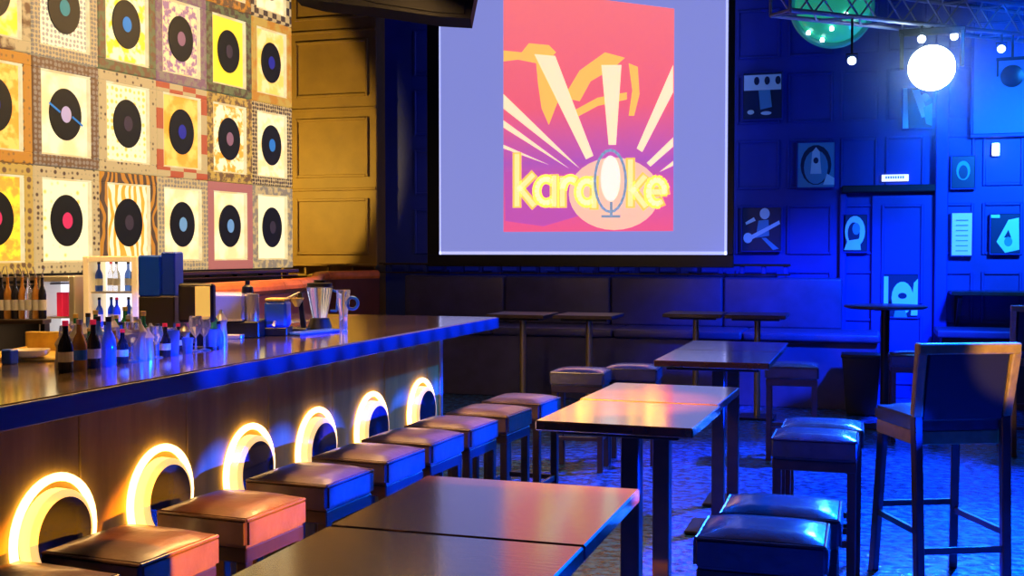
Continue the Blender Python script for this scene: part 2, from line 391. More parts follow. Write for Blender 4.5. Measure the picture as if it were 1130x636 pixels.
dark = make_stool('glossy dark leather stool, nearest at lower right, cut by the bottom edge','leather_dark',.40,.32)
dark['group'] = 'dark stools right of the tables'
p1, p2 = at_z(765,592,ZS), at_z(912,603,ZS); c = (p1+p2)/2; rz = math.atan2(p2.y-p1.y, p2.x-p1.x)
dark.location = (c.x, c.y+.17, 0); dark.rotation_euler = (0,0,rz*.5)
dup(dark, (c.x+.03, c.y+.52, 0), rz*.5, 'glossy dark leather stool with pink sheen, directly behind the nearest right stool')
p1, p2 = at_z(850,481,ZS), at_z(948,489,ZS); c = (p1+p2)/2
dup(dark, (c.x, c.y+.17, 0), 0, 'shiny blue-lit stool in the middle right pair, front one')
dup(dark, (c.x+.02, c.y+.52, 0), 0, 'shiny blue-lit stool in the middle right pair, rear one')
for px, py, lab in ((874,402,'blue-lit stool right of the farthest centre table'),(641,408,'dark stool with blue front edge behind the orange-lit table, left of two'),
                    (699,404,'dark stool with blue front edge behind the orange-lit table, right of two'),(1008,390,'small black stool silhouetted behind the tall chair'),):
    p = at_z(px, py, ZS); dup(dark, (p.x, p.y, 0), .05, lab, 'dark stools in the back of the room')
# ------------------------------------------------------------------ pedestal tables
ZT = 1.0
def make_table(label, w, l, pole, top='table_wood'):
    t = thing('pedestal_table', label, 'table')
    MB().b2((-w/2,-l/2,ZT-.035),(w/2,l/2,ZT),.004).build('tabletop', top, t)
    MB().b2((-w/2+.06,-l/2+.06,ZT-.055),(w/2-.06,l/2-.06,ZT-.036),.003).build('top_plate','black_metal',t)
    if pole == 'square': MB().b2((-.035,-.035,.02),(.035,.035,ZT-.055),.004).build('pedestal','dark_wood',t)
    else: MB().tube((0,0,.02),(0,0,ZT-.055),.03,n=20).build('pedestal',pole,t)
    MB().box((0,0,.012),(.34,.34,.022),.006).build('base_plate','black_metal',t)
    return t
GT = 'pedestal tables in the centre row'
t1 = make_table('brown pedestal table at the bottom centre, nearest the camera', .575, .575, 'square'); t1['group'] = GT
X0 = -.835
t1.location = (X0, 1.93, 0)
dup(t1, (X0, 2.515, 0), 0, 'pinkish lit pedestal table joined behind the nearest table')
t2 = make_table('orange-reflecting pedestal table, front half of the middle pair', .56, .6, 'square'); t2['group'] = GT
t2.location = (X0, 4.12, 0); t2.rotation_euler = (0,0,-.03)
dup(t2, (X0+.005, 4.742, 0), -.03, 'orange-reflecting pedestal table, rear half of the middle pair')
t3 = make_table('blue-lit pedestal table behind the orange pair, front one of two', .62, .72, 'square'); t3['group'] = GT
t3.location = (X0+.02, 6.5, 0)
dup(t3, (X0+.02, 7.23, 0), 0, 'blue-lit pedestal table behind the orange pair, rear one of two')
tb = make_table('dark square table before the bench, brass pole, leftmost of four', .56, .56, 'brass', 'dark_wood'); tb['group'] = 'tables along the back bench'
p = at_d(577,345,10.9); tb.location = (p.x,p.y,0)
for px, dd, lab in ((650,10.75,'dark square table before the bench, brightest brass pole, second from left'),(768,11.0,'blue-lit square table before the bench, third from left'),(836,10.8,'blue-lit square table before the bench, rightmost of four')):
    p = at_d(px,345,dd); dup(tb, (p.x,p.y,0), 0, lab)
# round high table
p = at_d(977,337,10.2); zt = p.z
rt = thing('round_table','tall round poseur table with thin dark top and black pole','table',(p.x,p.y,0))
MB().lathe((0,0,zt-.03), [(.33,0),(.36,.012),(.36,.026),(.35,.03)], 48).build('tabletop','dark_wood',rt)
MB().tube((0,0,.02),(0,0,zt-.03),.038,n=24).build('pole','black_metal',rt)
MB().lathe((0,0,0), [(.2,0),(.2,.012),(.05,.03),(.038,.05)], 40).build('base','black_metal',rt)
# waste bin shape beside the bench end
p = at_z(950,458,0); MBb = MB().box((0,0,.29),(.36,.3,.56),.02,taper=.78).b2((-.19,-.16,.56),(.19,.16,.6),.015)
o = MBb.build('waste_bin','black'); o.location = (p.x,p.y,0); tag(o,'black tapered bin standing at the end of the long bench','bin')

# ------------------------------------------------------------------ tall chairs
def make_chair(label):
    t = thing('tall_chair', label, 'chair')
    # back towards -y, front +y
    m = bmesh.new(); bmesh.ops.create_cube(m, size=1); bmesh.ops.subdivide_edges(m, edges=m.edges[:], cuts=5, use_grid_fill=True)
    for v in m.verts:
        x,y,z = v.co
        if z>.49: z = .5+.3*(1-(2*x)**4)*(1-(2*y)**4)
        v.co = Vector((x*.44,y*.42,z*.07))
    bmesh.ops.bevel(m, geom=[e for e in m.edges if e.calc_face_angle(0) > 1.0], offset=.012, segments=2, affect='EDGES')
    q = MB(); q._merge(m, Matrix.Translation((0,.03,.80))); q.build('seat','leather_dark',t)
    MB().b2((-.21,-.17,.70),(.21,.23,.765),.004).build('seat_frame','gold_wood',t)
    for i in (-1,1):
        MB().bar((i*.21,.25,0),(i*.19,.2,.70),.04).build('leg','dark_wood',t)
        MB().bar((i*.21,-.24,0),(i*.215,-.2,.84),.042).build('leg','dark_wood',t)
        MB().bar((i*.2,-.22,.3),(i*.2,.23,.3),.02,.03).build('stretcher','dark_wood',t)
    for z, y in ((.34,.235),(.22,-.23),): MB().bar((-.2,y,z),(.2,y,z),.02,.03).build('stretcher','dark_wood',t)
    bk = MB(); bk.bar((-.215,-.2,.84),(-.225,-.26,1.14),.045,.05).bar((.215,-.2,.84),(.225,-.26,1.14),.045,.05).bar((-.247,-.26,1.155),(.247,-.26,1.155),.05,.05)
    bk.build('back_frame','gold_wood',t)
    MB().box((0,-.23,.98),(.4,.035,.33),.012,rx=.19).build('backrest','black_leather',t)
    return t
ch = make_chair('tall black-backed bar chair with gold-lit wooden frame at the right edge')
pc = at_d(1068,480,5.3); ch.location = (pc.x-.12,pc.y+.1,0); ch.rotation_euler = (0,0,.42)
p = at_d(1128,400,9.0); dup(ch, (p.x+.1,p.y,0), .1, 'farther dark bar chair at the right edge, only its blue-rimmed back showing')

# ------------------------------------------------------------------ benches
YB = 12.5
xe = at_y(930,310,YB).x
bn = thing('banquette','long dark leather bench running below the projection screen','bench',(0,0,0))
x0 = -5.3; nb = 4; w = (xe-x0)/nb
for i in range(nb):
    MB().b2((x0+i*w+.004,YB,.76),(x0+(i+1)*w-.004,YB+.16,1.31),.03).build('backrest','bench_leather',bn)
se = at_y(972,372,11.75).x
for i in range(nb):
    ww = (se-x0)/nb; MB().b2((x0+i*ww+.004,11.75,.68),(x0+(i+1)*ww-.004,YB,.77),.03).build('seat_cushion','bench_leather',bn)
MB().b2((x0,11.82,0),(se-.03,YB,.68),.01).b2((x0,YB,0),(xe,YB+.2,.76),.01).build('base','bench_leather',bn)
# left corner bench with rounded orange roll
pts = [at_x(150,324,-3.95)]
pts = [Vector((-4.02,5.55,1.335)), Vector((-3.95,7.62,1.345)), at_y(350,305,11.6), at_y(416,303.5,12.35)]
cb = thing('corner_banquette','curved leather bench with glowing orange top roll below the records','bench',(0,0,0))
m = MB(); m2 = MB(); path = []
for a_, b_ in zip(pts, pts[1:]):
    n = 8
    for i in range(n): path.append(a_.lerp(b_, i/n))
path.append(pts[-1])
for _ in range(3):
    path = [path[0]]+[(path[i-1]+path[i]*2+path[i+1])/4 for i in range(1,len(path)-1)]+[path[-1]]
for a_, b_ in zip(path, path[1:]):
    m.tube(a_, b_, .058, n=14)
    d_ = (b_-a_); L = math.hypot(d_.x,d_.y); mid = (a_+b_)/2
    m2.box((mid.x,mid.y,.66),(.08,L+.03,1.3),.01,rz=-math.atan2(d_.x,d_.y))
m.build('top_roll','orange_leather',cb); m2.build('backrest','red_leather',cb)
# right-hand low bench
rx0 = at_y(1034,365,12.2).x
rb = thing('bench','short blue-lit bench against the back wall at the right edge','bench',(0,0,0))
MB().b2((rx0,12.2,.72),(3.0,12.8,.8),.02).build('seat','bench_leather',rb); MB().b2((rx0+.05,12.28,0),(2.95,12.8,.72),.01).build('base','dark_wood',rb)
# ledge with spacers above the bench
yl = 12.66
rl = thing('wall_rail','dark wall rail on short spacers above the long bench','rail',(0,0,0))
xr2 = at_y(872,297,yl).x; a0 = at_y(418,297,yl).x
MB().b2((a0,yl,1.43),(xr2,yl+.1,1.455),.004).b2((a0,yl+.02,1.33),(xr2,yl+.09,1.345),.003).build('rail','dark_wood',rl)
k = a0+.1; q = MB()
while k < xr2:
    MB().b2((k,yl+.02,1.345),(k+.045,yl+.08,1.43),.003).build('spacer','blue_wall',rl); k += .235
rl2 = thing('wall_rail','gold-lit rail on short spacers below the warm-tinted wall panels','rail',(0,0,0))
xa = at_y(300,297,12.5).x; xb = at_y(417,297,12.5).x
MB().b2((xa,12.48,1.415),(xb,12.74,1.44),.004).b2((xa,12.56,1.29),(xb,12.74,1.32),.003).build('rail','warm_lit_wall',rl2)  # rail shares the panel colour with the warm light in it
k = xb-.04
while k > xa:
    MB().b2((k-.03,12.52,1.32),(k,12.56,1.415),.003).build('spacer','warm_lit_wall',rl2); k -= .31
rl3 = thing('wall_rail','dark rail with small brackets directly under the lit records','rail',P5-WDIR*2.4+WN*.06, WRZ+PI/2)
MB().b2((-.6,-.06,1.44),(2.65,0,1.465),.004).b2((-.6,-.05,1.415),(2.65,0,1.425),.003).build('rail','dark_wood',rl3)
for i in range(11): MB().b2((-.5+i*.3,-.05,1.425),(-.47+i*.3,-.01,1.44),.003).build('spacer','black_metal',rl3)

# ------------------------------------------------------------------ projection screen
YS = 12.4
A = at_y(485,281,YS); B = at_y(802,280,YS); zs0 = A.z; zs1 = 4.98
sc = thing('projection_screen','large lit projection screen showing a pink karaoke poster','projection screen',(A.x,YS,zs0))
W = B.x-A.x; HT = zs1-zs0
MB().b2((0,0,0),(W,.02,HT),0).build('screen_surface','screen',sc)
MB().b2((-.0,-.004,0),(W,0,.035),0).b2((W-.025,-.004,0),(W,0,HT),0).b2((0,-.004,0),(.018,0,HT),0).build('bright_hem','screen_edge',sc)
MB().b2((-.16,.012,-.14),(W+.07,.05,0),.006).b2((-.16,.012,0),(0,.05,HT+.1),.006).b2((W,.012,0),(W+.07,.05,HT+.1),.006).build('black_border','black',sc)
q0 = at_y(556,256,YS); q1 = at_y(743,256,YS); qt = at_y(743,10,YS); qt0 = at_y(556,-14,YS)
px0 = q0.x-A.x; px1 = q1.x-A.x; pz0 = q0.z-zs0; pz1 = qt.z-zs0; pz2 = min(qt0.z-zs0, HT-.02)
PW = px1-px0; PH = pz1-pz0
MB().poly([(px0,pz0),(px1,pz0),(px1,pz1),(px0,pz2)], .006, Matrix.Translation((0,-.012,0))).build('poster','poster',sc, smooth=False)
poster = sc.children[-1] if sc.children else None
poster = [c_ for c_ in sc.children if c_.name.startswith('poster')][0]
def UV(px, py):   # photo point on the poster -> local x,z
    p = at_y(px, py, YS); return (p.x-A.x, p.z-zs0)
def flat(pl, y, th=.003): return lambda mb: mb.poly([UV(*p) for p in pl], th, Matrix.Translation((0,y,0)))
m = MB()
for pl in ([(556,104),(556,120),(640,186)],[(556,133),(556,141),(628,186)],[(556,160),(556,164),(606,182)],
           [(590,60),(613,62),(655,172),(647,176)],[(664,72),(686,72),(680,160),(672,160)],[(743,72),(743,102),(709,168),(703,164)],
           [(743,152),(743,162),(718,184),(714,180)],[(743,178),(743,183),(728,190)]):
    flat(pl, -.0165)(m)
m.build('light_ray','ray',poster, smooth=False)
m = MB()
for pl in ([(556,56),(576,58),(584,48),(606,50),(614,58),(608,64),(612,90),(616,112),(606,138),(598,120),(594,92),(592,70),(572,66),(556,68)],
           [(622,108),(640,78),(668,58),(690,64),(676,76),(652,90),(640,112)],
           [(634,122),(660,108),(692,102),(692,110),(660,117),(636,130)],
           [(694,70),(704,74),(706,104),(700,128),(694,128),(698,100)]):
    flat(pl, -.0145)(m)
m.build('brush_stroke','yel',poster, smooth=False)
m = MB()
def disc(px, py, r, sx=1, n=32): return [(px+r*sx*math.cos(2*PI*i/n), py+r*math.sin(2*PI*i/n)) for i in range(n)]
flat([(px_, py_) for px_, py_ in disc(678,214,40,1.25) if py_ < 256], -.0150)(m)
m.build('sun_disc','halo',poster, smooth=False)
m = MB(); flat([(558,190),(600,188),(640,206),(640,238),(600,250),(558,244)], -.0148)(m); m.build('purple_shadow','purp',poster, smooth=False)
# lettering as block shapes
def stroke(mb, p, q, w, y):
    (x1,y1),(x2,y2) = UV(*p), UV(*q); d_ = Vector((x2-x1,0,y2-y1)); n = Vector((-d_.z,0,d_.x)).normalized()*w/2; e = d_.normalized()*w*.35
    pts_ = [(x1-e.x+n.x,y1-e.z+n.z),(x2+e.x+n.x,y2+e.z+n.z),(x2+e.x-n.x,y2+e.z-n.z),(x1-e.x-n.x,y1-e.z-n.z)]
    mb.poly(pts_, .003, Matrix.Translation((0,y,0)))
def arc(cx, cy, rx, ry, a0, a1, n=12): return [(cx+rx*math.cos(math.radians(a0+(a1-a0)*i/n)), cy-ry*math.sin(math.radians(a0+(a1-a0)*i/n))) for i in range(n+1)]
LET = [[[(571,172),(571,226)],[(588,194),(574,208),(589,226)]], [arc(603,211,10,13,60,300),[(612,196),(612,226)]],
       [[(621,198),(621,226)],arc(630,208,8,10,170,60)], [arc(648,212,9,12,60,300),[(656,198),(656,228)]],
       [[(696,178),(696,226)],[(711,196),(699,210),(712,227)]], [[(717,212),(733,212)],arc(725,212,9,13,0,300)]]
for w_, y_, mt, nm in ((.105,-.0185,'letter_edge','letter_outline'),(.055,-.0205,'letter','letter')):
    for lt in LET:
        m = MB()
        for pl in lt:
            for a_, b_ in zip(pl, pl[1:]): stroke(m, a_, b_, w_, y_)
        m.build(nm, mt, poster, smooth=False)
m = MB()
for a_, b_ in zip(arc(674,200,17,34,0,360,24), arc(674,200,17,34,0,360,24)[1:]): stroke(m, a_, b_, .03, -.023)
stroke(m,(675,224),(675,238),.03,-.0225); stroke(m,(665,239),(684,239),.03,-.0225)
m.build('microphone_ring','mic',poster, smooth=False)
m = MB(); flat(disc(674,197,25,.42), -.0215)(m); m.build('microphone_head','micw',poster, smooth=False)

# second blank screen
p0 = at_y(1074,148,12.91); 
s2 = thing('projection_screen','blank screen tinted as if blue-lit, cut by the right photo edge','projection screen',(p0.x,12.91,p0.z))
MB().b2((0,0,0),(1.5,.02,1.15),.004).build('screen_surface','blue_lit_screen',s2)
MB().b2((-.03,-.01,-.04),(1.53,.04,0),.006).b2((-.03,-.01,0),(0,.03,1.17),.006).b2((0,-.01,1.15),(1.5,.03,1.17),.006).build('screen_border','blue_wall',s2)
# ------------------------------------------------------------------ pictures on the blue wall
def picture(box, label, shapes, bg='photo_dark', cat='photograph'):
    x0,y0,x1,y1 = box; Y = 12.93
    a_ = at_y(x0,y1,Y); b_ = at_y(x1,y0,Y)
    t = thing('framed_photo', label, cat, (a_.x,Y,a_.z)); w_, h_ = b_.x-a_.x, b_.z-a_.z
    MB().b2((0,0,0),(w_,.045,h_),.004).build('print', bg, t)
    fr = MB(); e = .012
    fr.b2((-e,-.008,-e),(w_+e,.03,0),.002).b2((-e,-.008,h_),(w_+e,.03,h_+e),.002).b2((-e,-.008,0),(0,.03,h_),.002).b2((w_,-.008,0),(w_+e,.03,h_),.002)
    fr.build('frame','blue_wall',t)
    for li, (kind, col, dat) in enumerate(shapes):
        m = MB(); ly = -.004-.0012*li
        if kind == 'p': m.poly([(x*w_, z*h_) for x,z in dat], .003, Matrix.Translation((0,ly,0)))
        if kind == 'e':
            cx,cz,rx_,rz_ = dat; m.poly([(w_*(cx+rx_*math.cos(i*PI/9)), h_*(cz+rz_*math.sin(i*PI/9))) for i in range(18)], .003, Matrix.Translation((0,ly,0)))
        m.build('figure', col, t, smooth=False)
    return t
PL, PD, PMi = 'photo_light','photo_dark','photo_mid'
picture((820,79,863,132),'group photograph of four heads high on the blue wall beside the screen',
  [('p',PL,[(.02,.62),(.98,.62),(.98,.95),(.02,.95)])]+[('e',PD,(x,.82,.07,.09)) for x in (.35,.62,.9)]+[('p',PMi,[(.45,.2),(.75,.25),(.7,.62),(.4,.62)]),('e',PL,(.2,.15,.09,.05)),('e',PL,(.6,.12,.14,.04)),('e',PMi,(.6,.5,.1,.08))])
picture((996,96,1029,142),'photograph of a slanting figure right under the bright stage light',
  [('p',PL,[(0,.0),(.2,0),(.15,1),(0,1)]),('p',PL,[(.3,.95),(.55,.95),(.9,.3),(.65,.25)]),('p',PMi,[(.7,.5),(1,.6),(1,.05),(.8,.1)]),('e',PL,(.75,.75,.14,.1))])
picture((880,157,921,207),'cyan photograph with an arch shape, upper middle of the wall',
  [('e',PD,(.5,.5,.42,.45)),('e',PMi,(.5,.45,.33,.38)),('p',PL,[(.35,.3),(.65,.3),(.6,.8),(.5,.9),(.4,.8)]),('e',PD,(.5,.6,.07,.07)),('p',PL,[(.7,.05),(1,.05),(1,.2),(.8,.3)])], PMi)
picture((819,229,862,277),'photograph of a guitar player, low on the wall beside the screen',
  [('e',PL,(.58,.86,.13,.13)),('p',PMi,[(.35,.3),(.7,.35),(.68,.72),(.42,.7)]),('p',PL,[(.05,.28),(.12,.2),(.98,.62),(.95,.7)]),('e',PL,(.15,.3,.12,.12)),('p',PL,[(.1,.6),(.35,.7),(.3,.78),(.08,.66)]),('p',PMi,[(.5,.3),(.62,.3),(.95,.05),(.8,.02)])])
picture((930,237,957,278),'narrow photograph of a long-haired figure left of the door panel',
  [('e',PL,(.5,.55,.42,.42)),('e',PD,(.45,.5,.25,.3)),('e',PMi,(.55,.62,.16,.16)),('p',PL,[(.05,.05),(.75,.05),(.7,.35),(.2,.3)])])
picture((975,303,1013,350),'low photograph of a pale face behind the round table',
  [('p',PL,[(0,.1),(.13,.1),(.13,.95),(0,.95)]),('e',PL,(.55,.45,.32,.38)),('e',PD,(.55,.5,.13,.07)),('p',PL,[(.8,.05),(1,.05),(1,.9),(.88,.8)]),('p',PMi,[(.3,0),(.7,0),(.6,.25),(.35,.2)])])
picture((1050,235,1073,282),'tall narrow white printed sheet on the wall',
  [('p',PMi,[(.2,.1+.12*i),(.8,.1+.12*i),(.8,.12+.12*i),(.2,.12+.12*i)]) for i in range(7)], 'paper', 'notice')
picture((1093,236,1126,280),'photograph of a tilted pale face at the right photo edge',
  [('p',PL,[(.2,.3),(.6,.85),(.95,.9),(.98,.1),(.5,.02)]),('p',PD,[(.45,.4),(.6,.6),(.7,.4)]),('e',PMi,(.6,.3,.14,.12)),('p',PL,[(0,.9),(.3,.9),(.3,.98),(0,.98)])])
picture((1050,172,1076,208),'faint dark photograph above the white sheet',
  [('e',PMi,(.5,.55,.3,.3)),('e',PD,(.5,.5,.2,.22))], PD)
p = at_y(973,200,12.9); q = at_y(1003,192,12.9)
t = thing('wall_sign','small white lettered sign above the dark door header','sign',(p.x,12.96,p.z))
MB().b2((0,0,0),(q.x-p.x,.03,q.z-p.z),.003).build('plate','lit_white',t)
m = MB(); wv = q.x-p.x
for i in range(8): m.b2((wv*(.14+.09*i),-.003,.028),(wv*(.14+.09*i)+.016,0,.056),0)
m.build('lettering','photo_mid',t)
p = at_y(1096,171,12.9); q = at_y(1103,158,12.9)
t = thing('wall_lamp','tiny white wall light below the blank screen','lamp',(p.x,12.9,p.z))
MB().b2((0,0,0),(q.x-p.x,.06,q.z-p.z),.01).build('diffuser','bulb',t); MB().b2((-.01,.06,-.01),(q.x-p.x+.01,.1,q.z-p.z+.01),.004).build('housing','white',t)
# wall shelf with brackets
xa = at_y(1050,322,12.5).x; zsf = at_y(1060,322,12.5).z
sh = thing('wall_shelf','blue-lit drinks shelf on triangular brackets at the right edge','shelf',(0,0,0))
MB().b2((xa,12.45,zsf-.04),(3.1,13.0,zsf),.006).build('board','dark_wood',sh)
for k in (xa+.06, xa+1.2):
    b_ = MB().b2((k,12.95,zsf-.45),(k+.05,13.0,zsf-.04),.004); b_.bar((k+.025,12.5,zsf-.06),(k+.025,12.97,zsf-.42),.04)
    b_.build('bracket','dark_wood',sh)

# ------------------------------------------------------------------ ceiling speaker, truss and stage lights
dS = 8.0
pts_ = [(322,-30),(322,-6),(350,1),(415,8),(484,18),(519,20),(529,-30)]
o3 = [at_d(px,py,dS) for px,py in pts_]
ex = ROT @ Vector((1,0,0)); ey = ROT @ Vector((0,0,-1)); ey.z = 0; ey.normalize()
sp = thing('ceiling_speaker','black wedge loudspeaker hanging at the top, overlapping the screen corner','loudspeaker',o3[0], YAW)
mi = Matrix.Rotation(-YAW,3,'Z')
loc2 = [mi @ (p-o3[0]) for p in o3]
MB().poly([(v.x,v.z) for v in loc2], .36).build('cabinet','matte_black',sp, smooth=False)
gx0, gx1 = loc2[3].x, loc2[4].x-.02
MB().poly([(gx0-.3,loc2[0].z-.0),(gx0-.3,loc2[2].z+.06),(gx0,loc2[3].z+.03),(gx1,loc2[4].z+.03),(gx1+.2,loc2[5].z+.03),(gx1+.22,loc2[0].z)], .02, Matrix.Translation((0,-.015,0))).build('grille','matte_black',sp, smooth=False)
for x_ in (.3,1.1): MB().bar((x_,.2,loc2[0].z-.02),(x_,.2,H-o3[0].z),.03).build('hanger','black_metal',sp)
TA, TB = at_d(872,11,9.2), at_d(1240,50,11.2)
tr = thing('lighting_truss','silver lattice truss under the ceiling at top right','truss',(0,0,0))
m = MB(); dT = (TB-TA).normalized(); nT = Vector((-dT.y,dT.x,0)).normalized()*.24; up = Vector((0,0,.27))
ch4 = [Vector((0,0,0)), nT, up, nT+up]
for o_ in ch4: m.tube(TA+o_, TB+o_, .02, n=8)
m.build('chord','truss',tr)
L = (TB-TA).length; n = int(L/.24); m = MB()
for i in range(n):
    a_, b_ = TA+dT*(L*i/n), TA+dT*(L*(i+1)/n)
    for u, v in ((0,2),(1,3),(0,1),(2,3)):
        s_, e_ = (u,v) if i%2 else (v,u)
        m.tube(a_+ch4[s_], b_+ch4[e_], .009, n=6)
for u, v in ((0,2),(1,3),(0,1),(2,3)): m.tube(TA+ch4[u], TA+ch4[v], .014, n=6)
m.build('lattice','truss',tr)
for f_ in (.12,.5,.85):
    p = TA+dT*(L*f_)+nT/2+up; MB().tube(p, (p.x,p.y,H), .008, n=6).build('hanging_cable','black_metal',tr)
def truss_d(px, py):
    r = ray(px,py); n_ = Vector((-dT.y,dT.x,0)); return (TA-CAM).dot(n_)/r.dot(n_)
def stage_light(px, py, dd, r, label, lensm, aim=None):
    p = at_d(px,py,truss_d(px,py)); t = thing('stage_light', label, 'stage light', p)
    f_ = ((CAM-p) if aim is None else Vector(aim)-p).normalized(); Q = f_.to_track_quat('Z','Y').to_matrix().to_4x4()
    MB().lathe((0,0,0), [(r*.5,-r*2.2),(r*.9,-r*1.8),(r*1.0,-r*.5),(r*1.03,0),(r*1.0,.0),(r*.98,-.01)], 28, Q).build('housing','black_metal',t)
    MB().lathe((0,0,0), [(r*.985,-.004),(r*.985,.006),(r*.6,r*.18),(r*.1,r*.22)], 28, Q).build('lens',lensm,t)
    # yoke up to the truss
    side = Vector((-f_.y,f_.x,0)).normalized()
    k = max(.02, (p-TA).dot(dT)); top = TA + dT*k; hh = top.z-p.z
    y_ = MB(); s1 = side*r*1.25
    y_.bar(-s1, -s1+Vector((0,0,r*1.6)), r*.16,r*.3).bar(s1, s1+Vector((0,0,r*1.6)), r*.16,r*.3).bar(-s1*1.1+Vector((0,0,r*1.6)), s1*1.1+Vector((0,0,r*1.6)), r*.2,r*.3)
    if hh > r*1.7: y_.bar((0,0,r*1.6),(0,0,hh),.02)
    y_.build('yoke','black_metal',t)
    return t, p, f_
SL, SLP, SLF = stage_light(1028,75,9.7,.2,'glaring blue-white stage light hanging below the truss','lens')
for px, py, lab in ((1017,43,'small bright spotlight just above the glaring stage light'),(940,67,'small spotlight hanging lowest below the green globe'),
                    (1105,54,'small spotlight to the right of the glaring light'),(1053,40,'small spotlight clipped under the truss, right of centre')):
    stage_light(px,py,9.9,.035,lab,'bulb',(0,2,0))
stage_light(1117,84,9.4,.1,'round black unlit stage light in front of the blank screen','black')
pg = at_d(918,6,truss_d(918,6)+.85)
gl = thing('green_globe','large round green glowing globe behind the left end of the truss','lamp',pg)  # green disc modelled as a glowing globe
MB().lathe((0,0,0), [(.34*math.cos(a_), .34*math.sin(a_)) for a_ in [(-89+178*i/20)*PI/180 for i in range(21)]], 36).build('globe','green',gl)
MB().torus((0,0,0),.36,.03,Matrix.Rotation(YAW,4,'Z')@RXf,n=48).build('rim','green_rim',gl)
MB().tube((0,0,.33),(0,0,H-pg.z),.012,n=8).build('stem','black_metal',gl)
f_ = (CAM-pg).normalized(); R_ = f_.cross(Vector((0,0,1))).normalized()
for (u_, v_) in ((.0,-.2),(.2,-.23),(-.12,-.08),(.08,-.3)):
    w_ = math.sqrt(max(0,.34**2-u_*u_-v_*v_)); MB().lathe(f_*w_+R_*u_+Vector((0,0,v_)), [(.016,-.02),(.02,0),(.012,.016)], 12).build('small_bulb','bulb',gl)

# ------------------------------------------------------------------ back bar and things on it
bb = thing('back_bar','dark back bar cabinet under the lit records','cabinet', P5-WDIR*4.3+WN*.0, WRZ)
MB().b2((.0,-3,.05),(.62,2.42,.93),.005).build('body','dark_wood',bb); MB().b2((-.0,-3.02,.93),(.66,2.44,.97),.005).build('worktop','counter',bb)
for i in range(6): 
    dr = MB().b2((.62,-2.9+i*.88,.1),(.635,-2.05+i*.88,.9),.004).build('door','dark_wood',bb)
    MB().tube((.65,-2.1+i*.88,.45),(.65,-2.1+i*.88,.6),.007).build('handle','steel',dr)
def bottle(label, glass, cap, h=.28, r=.035, loc=(0,0,0), pour=False, group=None):
    t = thing('bottle', label, 'bottle', loc, random.uniform(0,6), group)
    MB().lathe((0,0,0), [(r*.9,0),(r,.01),(r,h*.55),(r*.85,h*.64),(r*.38,h*.76),(r*.34,h*.92),(r*.42,h*.93),(r*.42,h*.95)], 16).build('body',glass,t)
    MB().lathe((0,0,h*.2), [(r*1.015,0),(r*1.015,h*.24)], 16).build('label_band','white' if cap!='red' else 'cream',t)
    if pour: MB().tube((0,0,h*.95),(0,0,h*1.02),r*.3).tube((0,0,h*1.02),(r*.7,0,h*1.2),r*.13).build('pourer','steel',t)
    else: MB().lathe((0,0,h*.95), [(r*.42,0),(r*.42,h*.07),(r*.36,h*.08)], 12).build('cap',cap,t)
    return t
# drinks cooler with lit interior
def cooler(px0, px1, ytop, dd, hh, dep, label, framem, nsh):
    a_ = at_d(px0,ytop,dd); b_ = at_d(px1,ytop,dd); w_ = (b_-a_).length; z1 = a_.z; z0 = z1-hh
    yaw = YAW
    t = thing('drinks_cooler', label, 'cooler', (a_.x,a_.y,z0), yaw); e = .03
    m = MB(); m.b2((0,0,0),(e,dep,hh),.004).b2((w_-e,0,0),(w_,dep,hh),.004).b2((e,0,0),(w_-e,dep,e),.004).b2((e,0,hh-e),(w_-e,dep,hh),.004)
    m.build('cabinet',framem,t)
    MB().b2((e,dep-.02,e),(w_-e,dep,hh-e),0).build('lit_back','lit_white',t)
    for k in range(nsh-1): MB().b2((e,.03,hh*(k+1)/nsh-.005),(w_-e,dep-.02,hh*(k+1)/nsh+.005),.001).build('shelf','steel',t)
    MB().b2((e,.0,e),(w_-e,.006,hh-e),.001).build('glass_door','glass',t) if False else None
    return t, w_, z0, yaw
t, w_, z0, yw = cooler(91,151,283,6.0,.58,.28,'cream-framed lit glass cooler full of drinks, below the records','cooler_frame',3)
ROTZ = Matrix.Rotation(yw,3,'Z'); k = 0
gl_ = ['glass_blue','glass','glass_dark','glass_blue','red','glass_blue','glass_amber','glass_blue']
for row in range(3):
    for i in range(5):
        lp = ROTZ @ Vector((.05+i*(w_-.1)/4, .1+.05*(i%2), 0)); zz = z0+.58*row/3+(.03 if row==0 else .005)
        g = random.choice(['glass_blue','blue_plastic','glass_dark','blue_pale','glass']); 
        bottle(f'small bottle inside the lit cooler, {["lowest","middle","top"][row]} shelf, place {["far left","second","middle","fourth","far right"][i]}', g, 'red' if (row+i)%3==0 else 'black', .155, .02, (t.location.x+lp.x,t.location.y+lp.y,zz), False, 'bottles in the lit cooler')
t2_, w2, z02, yw = cooler(42,82,305,6.1,.45,.25,'small lit shelf cabinet with red packets at the far left','steel',2)
for i in range(3):
    lp = Matrix.Rotation(yw,3,'Z') @ Vector((w2*(.45+.17*i), .08, 0))
    o = MB().b2((-.014,-.02,0),(.014,.02,.13),.002).build('carton','red' if i<2 else 'white'); o.location=(t2_.location.x+lp.x,t2_.location.y+lp.y,z02+.23); o.rotation_euler=(0,0,yw)
    tag(o,['narrow red carton on the small lit shelf, left one','narrow red carton on the small lit shelf, right one','white carton beside the red cartons on the small lit shelf'][i],'carton')
